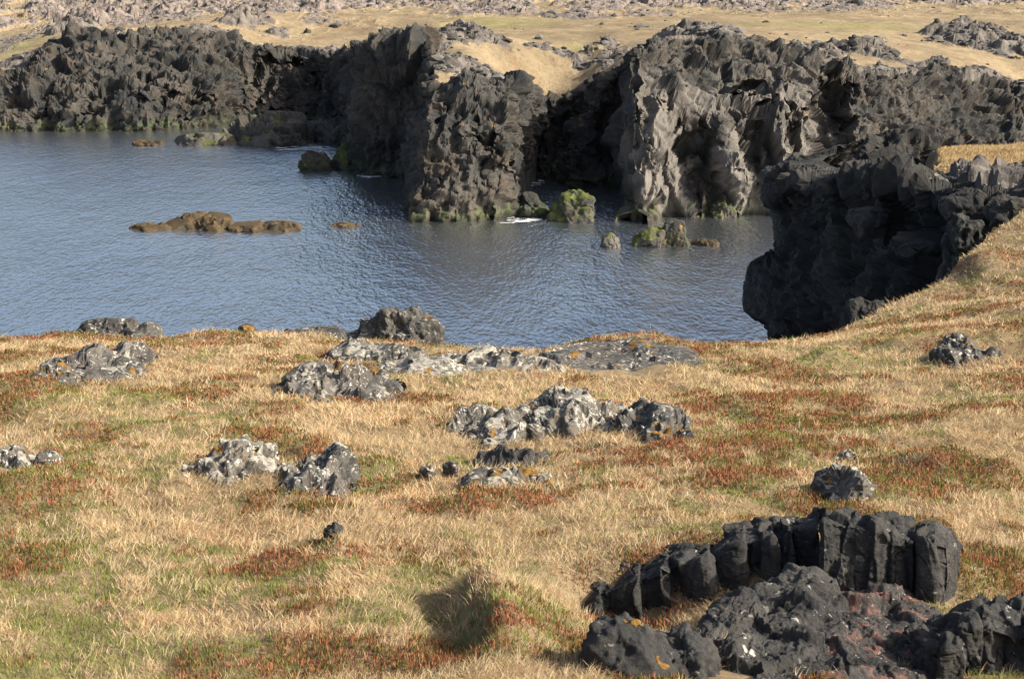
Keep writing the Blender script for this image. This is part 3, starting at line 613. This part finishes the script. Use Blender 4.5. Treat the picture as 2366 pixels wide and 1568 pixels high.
for k, (a, b, c, d, Y, lab) in enumerate([(2190, 415, 2300, 520, 82, 'large angular block at the promontory edge under the grass shelf'), (2290, 430, 2400, 520, 78, 'black cube of rock at the right edge of the picture above the grass'),
        (1975, 455, 2070, 545, 96, 'tilted block with one pale sunlit face on the shaded promontory'), (2090, 540, 2180, 590, 88, 'small ledge of rock catching the sun low on the shaded promontory'),
        (1890, 392, 2000, 450, 104, 'wide block catching the sun on the promontory crest'), (1775, 395, 1850, 480, 117, 'slanting slab lit by the sun at the tip of the promontory'),
        (2320, 375, 2372, 420, 98, 'white lichened rock on the grass shelf'), (2130, 395, 2200, 440, 95, 'lichened rock at the left end of the grass shelf')]):
    B = P((a+c)/2, d, Y); w = (c-a)*Y/F; H = (d-b)*Y/F*0.8
    s, dirs, f = rock_shape(300+k, 5, 9); s = s/np.abs(s).max(axis=0); p = s*np.array([w/2, w*0.5, H/2])
    f1, e1 = facet(p+k*9, 0.8, 400+k, 1.5); f2, _ = facet(p+k*9, 0.3, 410+k, 1.5); p = p + dirs*(0.10*f1+0.05*f2)[:, None]
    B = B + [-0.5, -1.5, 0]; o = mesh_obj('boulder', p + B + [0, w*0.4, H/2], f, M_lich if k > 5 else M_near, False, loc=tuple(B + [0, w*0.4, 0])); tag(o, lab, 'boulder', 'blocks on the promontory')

rock('rock_outcrop', 'black rock mass rising behind the promontory just left of the grass shelf', 'rock', 1990, 300, 2185, 400, Y=120, D=5, H=2.5, edge=True, mat=M_near, seed=65, sub=6, planes=18, amp=1.2)
# --- columnar ledge, lower right
def ledge(name, label, stations, mat, seed, colw=0.28, amp=0.10, ds=0.012):
    """stations: (u_top, v_top, u_bot, v_bot, Y)"""
    C = []
    for (ut, vt, ub, vb, Y) in stations:
        t = P(ut, vt, Y); b = P(ub, vb, Y-0.08); g = np.array([t[0]/Y, 1, 0])
        C.append([t + g*1.6 + [0, 0, -0.45], t + g*0.8 + [0, 0, -0.02], t, t*0.67+b*0.33 + [0, -0.05, 0], t*0.33+b*0.67 + [0, -0.06, 0], b, b + [0, -0.1, -0.5]])
    G, S, T = sheet(C, ds, ds, 0.1)
    n = normals(G).reshape(-1, 3); shp = G.shape; p = G.reshape(-1, 3).copy()
    n *= np.sign(np.median(-n[:, 1]+n[:, 2]))
    f1, e1 = facet(p, (colw, colw, colw*9), seed, 1.7, 0.10, 0.12); f2, e2 = facet(p, (colw*.7, colw*.7, colw*1.6), seed+10, 1.4, 0.2, 0.12); f3, _ = facet(p, colw*0.3, seed+20, 1.5)
    d = amp*(1.1*f1 + 0.28*f2 + 0.14*f3 - 0.55*np.exp(-(e1/0.10)**2)) + 0.07*amp*fbm(p/0.03, 3, seed) + 0.2*amp*fbm(p/0.5, 3, seed+3) - 0.5*amp*np.exp(-(np.sin(p[:, 2]*9+2*f1+p[:, 0]*2)/0.09)**2)*(f2 > 0.1)
    p += n*d[:, None]
    o = mesh_obj(name, p, grid_faces(shp[0], shp[1]), mat, True, loc=tuple(C[len(C)//2][5]))
    tag(o, label, 'rock ledge'); return o
def zig(base, tooth):
    out = []
    for (a, b, k) in zip(base[:-1], base[1:], tooth):
        a = np.array(a, float); b = np.array(b, float)
        out.append(tuple(a + [0, 0, 0, 0, 0.12])); m = a*0.22 + b*0.78; out.append(tuple(m - [0, 0, 0, 0, k*0.8])); m = a*0.06 + b*0.94; out.append(tuple(m - [0, 0, 0, 0, k]))
    return out
ledge('rock_ledge', 'shaded left run of the columnar ledge tapering into the grass, lower right', zig([(1312, 1408, 1316, 1426, 24.72), (1390, 1366, 1400, 1418, 24.72), (1480, 1334, 1490, 1425, 24.72), (1545, 1305, 1560, 1432, 24.72), (1640, 1292, 1650, 1415, 24.72),
      (1720, 1252, 1725, 1395, 24.72), (1790, 1240, 1790, 1378, 24.72), (1830, 1226, 1835, 1365, 24.72), (1895, 1220, 1895, 1360, 24.72)], (0.05, 0.12, 0.1, 0.22, 0.16, 0.16, 0.2, 0.1)), M_fore, 501, 0.42, 0.07)
ledge('rock_ledge', 'tall sunlit block of upright columns in the lower right', [(1888, 1214, 1888, 1345, 25.2), (1903, 1207, 1898, 1365, 23.9), (1960, 1212, 1955, 1372, 23.9), (2010, 1226, 2010, 1378, 23.8), (2060, 1236, 2060, 1385, 23.8), (2110, 1246, 2105, 1392, 23.8)], M_fore, 502, 0.27, 0.06)
ledge('rock_ledge', 'rounded end column of the sunlit ledge, split off by a black crack', [(2108, 1256, 2108, 1392, 24.5), (2122, 1245, 2118, 1394, 23.7), (2160, 1242, 2160, 1392, 23.6), (2195, 1256, 2195, 1385, 23.7), (2210, 1285, 2206, 1370, 24.1), (2216, 1300, 2212, 1350, 24.8)], M_fore, 503, 0.4, 0.05)
rock('rock_outcrop', 'dark rock with orange moss on top at the bottom of the picture', 'rock', 1335, 1486, 1570, 1640, Y=19.6, D=1.2, H=0.65, orange=0.7, mat=M_fore, seed=73, sub=6, planes=24, amp=0.8, smooth=True)
def bulk(name, label, stations, mat, seed, amp=0.16):
    '''stations: (u_top, v_top, Y_top, u_bottom, v_bottom, Y_bottom)'''
    C = []
    for (ut, vt, Yt, ub, vb, Yb) in stations:
        t = P(ut, vt, Yt); b = P(ub, vb, Yb); g = np.array([t[0]/Yt, 1, 0])
        rows = [t + g*0.9 + [0, 0, -0.7], t + g*0.35 + [0, 0, -0.12], t]
        for k in (0.25, 0.5, 0.75):
            rows.append(t*(1-k)+b*k + np.array([0, -0.22, 0.10])*math.sin(k*math.pi))
        C.append(rows + [b, b + [0, -0.15, -0.5]])
    G, S, T = sheet(C, 0.011, 0.011)
    n = normals(G).reshape(-1, 3); shp = G.shape; p = G.reshape(-1, 3).copy()
    n *= np.sign(np.median(-n[:, 1]+n[:, 2]))
    f1, e1 = facet(p, 0.75, seed, 1.6, 0.2, 0.12); f2, e2 = facet(p, 0.28, seed+10, 1.6, 0.2, 0.15); f3, e3 = facet(p, 0.10, seed+20, 1.5)
    d = amp*(0.8*f1 + 0.18*f2 + 0.07*f3 - 0.35*np.exp(-(e1/0.05)**2) - 0.10*np.exp(-(e2/0.06)**2) + 0.08*fbm(p/0.035, 3, seed) + 0.35*fbm(p/0.35, 3, seed+3))
    p += n*d[:, None]
    o = mesh_obj(name, p, grid_faces(shp[0], shp[1]), mat, True, loc=tuple(C[len(C)//2][6]))
    tag(o, label, 'rock'); return o
bulk('rock_outcrop', 'large dark rounded rock sloping down from just below the columnar ledge', [(1555, 1600, 20.4, 1560, 1680, 19.6), (1590, 1505, 21.2, 1590, 1680, 19.5), (1640, 1448, 21.7, 1640, 1680, 19.4), (1700, 1398, 22.3, 1690, 1680, 19.3), (1765, 1358, 22.9, 1750, 1680, 19.3),
      (1880, 1352, 23.1, 1820, 1680, 19.3), (1910, 1378, 23.0, 1870, 1680, 19.3), (1990, 1400, 22.8, 1900, 1680, 19.3)], M_fore, 601)
bulk('rock_outcrop', 'reddish grey rock between the large dark rock and the bottom right columns', [(1880, 1420, 22.3, 1880, 1640, 19.7), (1950, 1380, 23.0, 1930, 1640, 19.6), (2040, 1376, 23.2, 2030, 1640, 19.6), (2130, 1396, 23.0, 2120, 1640, 19.7), (2210, 1440, 22.4, 2200, 1640, 19.9), (2290, 1500, 21.6, 2280, 1640, 20.1)], M_fred, 602, 0.12)
rock('rock_outcrop', 'low dark rock joining the orange moss rock to the large rounded rock', 'rock', 1500, 1500, 1680, 1640, Y=19.6, D=1.4, H=0.55, mat=M_fore, seed=74, sub=6, planes=20, amp=0.9, smooth=True)
ledge('rock_ledge', 'columns of dark rock in the bottom right corner', [(2100, 1515, 2110, 1560, 20.9), (2140, 1500, 2140, 1600, 20.6), (2190, 1474, 2190, 1620, 20.5), (2250, 1452, 2250, 1640, 20.5), (2330, 1445, 2330, 1660, 20.5), (2420, 1440, 2420, 1680, 20.5)], M_fore, 504, 0.30, 0.10)

# ---------------------------------------------------------------- lava rubble on cliffs' tops and plateau
def build_rubble():
    rng = np.random.RandomState(5); vb, fb = ico(1)
    N = 90000
    a = rng.uniform(-0.30, 0.30, N); y = 200 + 330*rng.rand(N)**1.5; x = a*y
    m, hh = rockmask(x, y); edge = y-np.interp(a, azs, yrs)
    keep = (edge > -1) & (rng.rand(N) < np.clip(m-0.25, 0.008, 1)*np.where(y < 320, 0.5, 0.16))
    x, y, m = x[keep], y[keep], m[keep]; n = len(x)
    z, _ = plateau_z(x, y)
    size = np.exp(rng.normal(-1.05, 0.5, n))*(0.8+0.002*(y-200)); size = np.clip(size*0.8, 0.12, 1.0)
    R = vb[None]*(1+rng.uniform(-0.38, 0.25, (n, len(vb), 1)))
    sc_ = np.stack([size*rng.uniform(0.8, 1.5, n), size*rng.uniform(0.8, 1.3, n), size*rng.uniform(0.4, 0.8, n)], 1)
    R = R*sc_[:, None] + np.stack([x, y, z+0.15*size], 1)[:, None]
    fc = (fb[None] + (np.arange(n)*len(vb))[:, None, None]).reshape(-1, 3)
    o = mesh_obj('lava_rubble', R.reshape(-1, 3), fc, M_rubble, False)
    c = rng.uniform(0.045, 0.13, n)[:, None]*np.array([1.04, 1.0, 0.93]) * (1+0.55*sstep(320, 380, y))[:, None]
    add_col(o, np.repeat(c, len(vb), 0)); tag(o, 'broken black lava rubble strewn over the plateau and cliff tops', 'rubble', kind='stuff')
build_rubble()

# ---------------------------------------------------------------- vegetation
BL = [('g', 80, 1100, 30.5, 150, 1.6, .9), ('g', 60, 1260, 26, 130, 1.0, .8), ('g', 60, 890, 41, 100, 1.5, .8), ('g', 2100, 1070, 31.5, 90, 1.2, .6), ('g', 1800, 1060, 32, 130, 1.0, .5),   # kind, u, v, Y, ru px, ry m, strength   (h heather, g green, p pale, d dark)
    ('h', 60, 905, 40.5, 90, 2.2, 1.0), ('g', 60, 960, 38, 120, 1.2, 0.9), ('h', 60, 1160, 29.5, 120, 1.6, 0.9), ('g', 60, 1200, 28, 130, 1.3, 0.8), ('h', 60, 1290, 25.2, 90, .7, .7), ('g', 140, 1420, 22.5, 150, 1.0, 0.5), ('g', 60, 1520, 20.6, 160, 0.8, 0.6), ('g', 200, 1480, 21, 100, .7, .5),
    ('h', 180, 780, 55, 200, 0.8, 0.6), ('h', 450, 905, 41, 90, 1.5, 0.45), ('h', 640, 1020, 33.5, 90, 0.7, 0.8), ('h', 720, 1030, 33, 60, 0.8, 0.8), ('h', 860, 1090, 31, 90, 1.0, 0.5), ('g', 860, 1095, 31, 60, .7, .5),
    ('h', 950, 905, 40, 70, 0.8, 0.6), ('h', 1120, 818, 49, 130, 0.8, 0.7), ('h', 1050, 1150, 28.7, 90, 0.7, 0.5), ('h', 640, 1290, 25, 100, .5, .5), ('g', 560, 1340, 24, 100, .6, .4), ('h', 700, 1390, 23, 60, .4, .7), ('h', 960, 1280, 25.2, 120, .6, .35),
    ('h', 1480, 798, 51.5, 140, 1.4, 1.0), ('g', 1560, 808, 50.8, 60, .6, .5), ('h', 1700, 790, 54, 130, 0.6, 0.8), ('h', 1780, 850, 45, 80, 1.1, 0.8), ('g', 1760, 860, 45, 80, .8, .5), ('g', 1910, 840, 46.5, 50, 1.8, 0.9), ('g', 1980, 830, 47, 60, 1.6, .5),
    ('h', 1740, 940, 38.5, 90, 1.2, 1.0), ('h', 1840, 985, 36, 90, 0.8, 0.9), ('h', 1660, 965, 37, 70, .9, .6), ('h', 1800, 1040, 32.8, 140, 0.9, 0.9), ('h', 1720, 1100, 30.5, 80, .9, .8), ('g', 1700, 1120, 30, 70, .7, .7), ('h', 2110, 1085, 31, 95, 1.3, 1.2), ('g', 2090, 1120, 30, 60, .6, .8),
    ('h', 1960, 975, 36.5, 90, .8, .6), ('g', 1780, 1170, 28, 110, .8, .6), ('g', 1560, 1170, 28, 120, .8, .5), ('h', 1900, 1160, 28.2, 60, .7, .8), ('g', 1380, 1090, 31, 60, .6, .4), ('h', 1540, 1130, 30, 80, .8, .4), ('h', 1500, 1290, 25.2, 110, .6, .6), ('g', 1620, 1240, 26.4, 70, .5, .5),
    ('h', 2290, 1350, 24.6, 110, 0.8, 1.0), ('g', 2250, 1400, 23.5, 90, .6, .8), ('h', 2340, 1480, 22, 70, .6, .8), ('h', 2230, 690, 57, 140, 1.2, .5), ('h', 2060, 730, 58, 70, .9, .7), ('h', 2340, 780, 51, 60, 1.2, .7), ('h', 2330, 900, 42, 80, 1.5, .6), ('g', 2280, 930, 40, 60, 1.2, .7),
    ('h', 2120, 770, 53, 70, .8, .5), ('g', 1200, 1370, 23.6, 130, .8, .4), ('g', 1150, 1490, 21.3, 100, .7, .6), ('g', 1900, 920, 40, 60, 1.4, .5), ('g', 1000, 1420, 22.6, 100, .6, .3), ('h', 830, 1500, 21, 150, .6, .3), ('h', 1060, 800, 51, 200, .6, .4), ('h', 520, 790, 53, 140, .7, .4), ('h', 1260, 930, 38.5, 150, .5, .3)]
def vmask(x, y, kind):
    p = np.stack([x, y, 0*x], 1); w = fbm(p/0.45, 5, 77 if kind == 'h' else 87, 0.6)
    m = np.zeros_like(x)
    for (k, u, v, Y, ru, ry, s) in BL:
        if k != kind: continue
        c = P(u, v, Y); r2 = ((x-c[0])/(ru*Y/F))**2+((y-c[1])/ry)**2
        m = np.maximum(m, s*np.exp(-r2*0.7))
    bg = 0.20*sstep(0.0, 0.8, fbm(p/1.6, 3, 97 if kind == 'h' else 107)) 
    return np.clip((m + bg*2)*(1+1.5*w), 0, 1.3)
rocks_xy = []
for o in col.objects:
    if o.get('category') in ('rock', 'stone', 'rock ledge') and o.location.y < 75 and not o.name.startswith('rock_ledge'):
        d = o.dimensions; rocks_xy.append((o.location.x, o.location.y, d.x/2, d.y/2))
from mathutils.bvhtree import BVHTree
def sample(n, ymin, ymax, rng, pw=0.9):
    y = ymin*(ymax/ymin)**(rng.rand(n)**pw); a = rng.uniform(-0.29, 0.29, n); o = rng.rand(n) < 0.2; a = np.where(o, np.sign(a)*(0.29+0.15*rng.rand(n)), a); return a*y, y
def inside(x, y):
    m = np.zeros(len(x), bool)
    for (cx, cy, rx, ry) in rocks_xy:
        m |= ((x-cx)/(rx*0.55))**2+((y-cy)/(ry*0.55))**2 < 1
    return m
def on_ledge(x, y):                                  # rock tops of the columnar ledge stay bare
    p = np.stack([x, y, ground_z(x, y)], 1); u, v = uv_of(p)
    return (u > 1900) & (u < 2210) & (y > 23.4) & (y < 24.3)
def blades(name, x, y, z, L, Wd, lean, az_, cols, label, cat, sway=0.3):
    n = len(x); rng = np.random.RandomState(len(x) % 9973)
    dirx, diry = np.cos(az_), np.sin(az_)
    fa = rng.uniform(0, 2*np.pi, n); sx, sy = np.cos(fa)*Wd/2, np.sin(fa)*Wd/2
    root = np.stack([x, y, z-0.02], 1); off = np.stack([sx, sy, 0*sx], 1)
    mid = root + np.stack([dirx*L*np.sin(lean*0.6)*0.55, diry*L*np.sin(lean*0.6)*0.55, L*0.55*np.cos(lean*0.6)], 1)
    tip = mid + np.stack([dirx*L*np.sin(lean)*0.5, diry*L*np.sin(lean)*0.5, L*0.5*np.cos(lean)], 1)
    V = np.stack([root-off, root+off, mid+off*0.8, mid-off*0.8, tip], 1).reshape(-1, 3)
    b = np.arange(n)[:, None]*5
    Fc = np.concatenate([b+np.array([[0, 1, 2]]), b+np.array([[0, 2, 3]]), b+np.array([[3, 2, 4]])], 0)
    o = mesh_obj(name, V, Fc, M_blade, False); add_col(o, np.repeat(cols, 5, 0)); tag(o, label, cat, kind='stuff'); return o
def build_veg():
    rng = np.random.RandomState(11)
    x, y = sample(700000, 18.3, 78, rng)
    e = y - np.interp(x/y, caz, cY); k = (e < 0.5) & ~inside(x, y) & ~on_ledge(x, y); x, y = x[k], y[k]
    h = vmask(x, y, 'h'); g = vmask(x, y, 'g'); r = rng.rand(len(x))
    h = np.clip(h*2.3, 0, 1.1); g = np.clip(g*2.1, 0, 1.2)
    tt = r < np.clip(1.0-0.8*h-0.75*g, 0.1, 1)
    def cl(n, a, b, t=None):
        t = rng.rand(n) if t is None else t
        return np.array(a)[None]*(1-t[:, None]) + np.array(b)[None]*t[:, None]
    # straw
    X, Y = x[tt], y[tt]; n = len(X); Z = ground_z(X, Y)
    p = np.stack([X, Y, 0*X], 1); patch = fbm(p/1.1, 4, 123); pt = fbm(p/0.35, 2, 133)
    c = cl(n, (0.39, 0.285, 0.165), (0.61, 0.485, 0.305), np.clip(0.5+0.45*patch+rng.normal(0, 0.28, n), 0, 1))
    c = np.where((rng.rand(n) < np.clip(0.16+0.25*patch, 0.05, 0.5))[:, None], c*np.array([0.72, 0.50, 0.38]), c)
    c = np.where((rng.rand(n) < 0.12)[:, None], c*np.array([0.6, 0.75, 0.5]), c)
    L = rng.uniform(0.09, 0.24, n)*(1+0.45*pt)*(0.85+0.006*Y)*(1-0.5*np.clip(h[tt]+g[tt], 0, 1)); wd = 0.0065*(Y/22)**0.9*rng.uniform(0.7, 1.5, n)
    flow = 0.5 + 2.2*fbm(p/3.0, 2, 143); azm = flow + rng.normal(0, 1.3, n)
    blades('dry_grass', X, Y, Z, L, wd, np.clip(rng.normal(1.28, 0.25, n), 0.1, 1.55), azm, c, 'matted straw coloured dry grass covering the near slope', 'grass')
    # tufts of longer stems
    tx, ty = sample(20000, 18.3, 76, rng); tk = (ty - np.interp(tx/ty, caz, cY) < 0.3) & ~inside(tx, ty) & ~on_ledge(tx, ty) & (fbm(np.stack([tx/1.5, ty/1.5, 0*tx], 1), 2, 163) > -0.1) & (vmask(tx, ty, 'h') < 0.3); tx, ty = tx[tk], ty[tk]
    q = 9; TX = np.repeat(tx, q); TY = np.repeat(ty, q); n = len(TX); ta = rng.uniform(0, 6.28, n); tr = 0.05*rng.rand(n)
    TX = TX+tr*np.cos(ta); TY = TY+tr*np.sin(ta); tc = np.repeat(rng.rand(len(tx)), q)
    blades('tall_grass', TX, TY, ground_z(TX, TY), rng.uniform(0.10, 0.24, n), 0.0065*(TY/22)**0.9*rng.uniform(.7, 1.6, n), np.clip(rng.normal(0.9, 0.35, n), 0.05, 1.5), np.where(rng.rand(n) < 0.5, ta, rng.normal(0.6, 0.5, n)),
           cl(n, (0.38, 0.28, 0.165), (0.64, 0.52, 0.34), np.clip(tc+rng.normal(0, .2, n), 0, 1)), 'tufts of longer bleached grass stems scattered over the near slope', 'grass')
    # green grass
    gg = (~tt) & (rng.rand(len(x)) < g/(g+h+1e-3)); X, Y = x[gg], y[gg]; n = len(X); Z = ground_z(X, Y)
    c = cl(n, (0.09, 0.13, 0.03), (0.26, 0.28, 0.075))
    blades('green_grass', X, Y, Z, rng.uniform(0.05, 0.15, n), 0.008*(Y/22)**0.9*rng.uniform(.7, 1.5, n), np.clip(rng.normal(0.8, 0.35, n), 0.1, 1.5), rng.uniform(0, 6.28, n), c, 'green moss and short grass growing in patches through the straw', 'grass')
    # heather
    hh = (~tt) & ~gg; hx = np.repeat(x[hh], 2)+rng.normal(0, 0.03, 2*hh.sum()); hy = np.repeat(y[hh], 2)+rng.normal(0, 0.05, 2*hh.sum()); n = len(hx)
    hz = ground_z(hx, hy) + 0.09*np.clip(np.repeat(h[hh], 2), 0, 1)*rng.rand(n)
    c = cl(n, (0.15, 0.065, 0.033), (0.38, 0.17, 0.09)); m = rng.rand(n); pg = fbm(np.stack([hx/0.5, hy/0.7, 0*hx], 1), 2, 153)
    c = np.where((m < 0.32+0.35*pg)[:, None], cl(n, (0.06, 0.085, 0.02), (0.15, 0.16, 0.045)), c)
    blades('heather', hx, hy, hz, rng.uniform(0.03, 0.085, n), 0.014*(hy/22)**0.8*rng.uniform(.7, 1.4, n), np.clip(rng.normal(0.5, 0.4, n), 0, 1.4), rng.uniform(0, 6.28, n), c, 'low rust red and green heather growing in patches on the slope', 'heather')
    # shelf grass on the promontory
    X = rng.uniform(20, 36, 60000); Y = rng.uniform(99, 128, 60000); Z = top_z(X, Y); k = (Y > 101) & (X > np.interp(Y, [104, 118, 128], [22.6, 26.3, 29.5])); X, Y, Z = X[k], Y[k], Z[k]; n = len(X)
    blades('shelf_grass', X, Y, Z, rng.uniform(0.12, 0.35, n), np.full(n, 0.035), np.clip(rng.normal(0.9, 0.35, n), 0.1, 1.5), rng.normal(0.5, 1.2, n), cl(n, (0.30, 0.21, 0.10), (0.50, 0.38, 0.21)), 'tawny dry grass on the shelf on top of the promontory', 'grass')
build_veg()
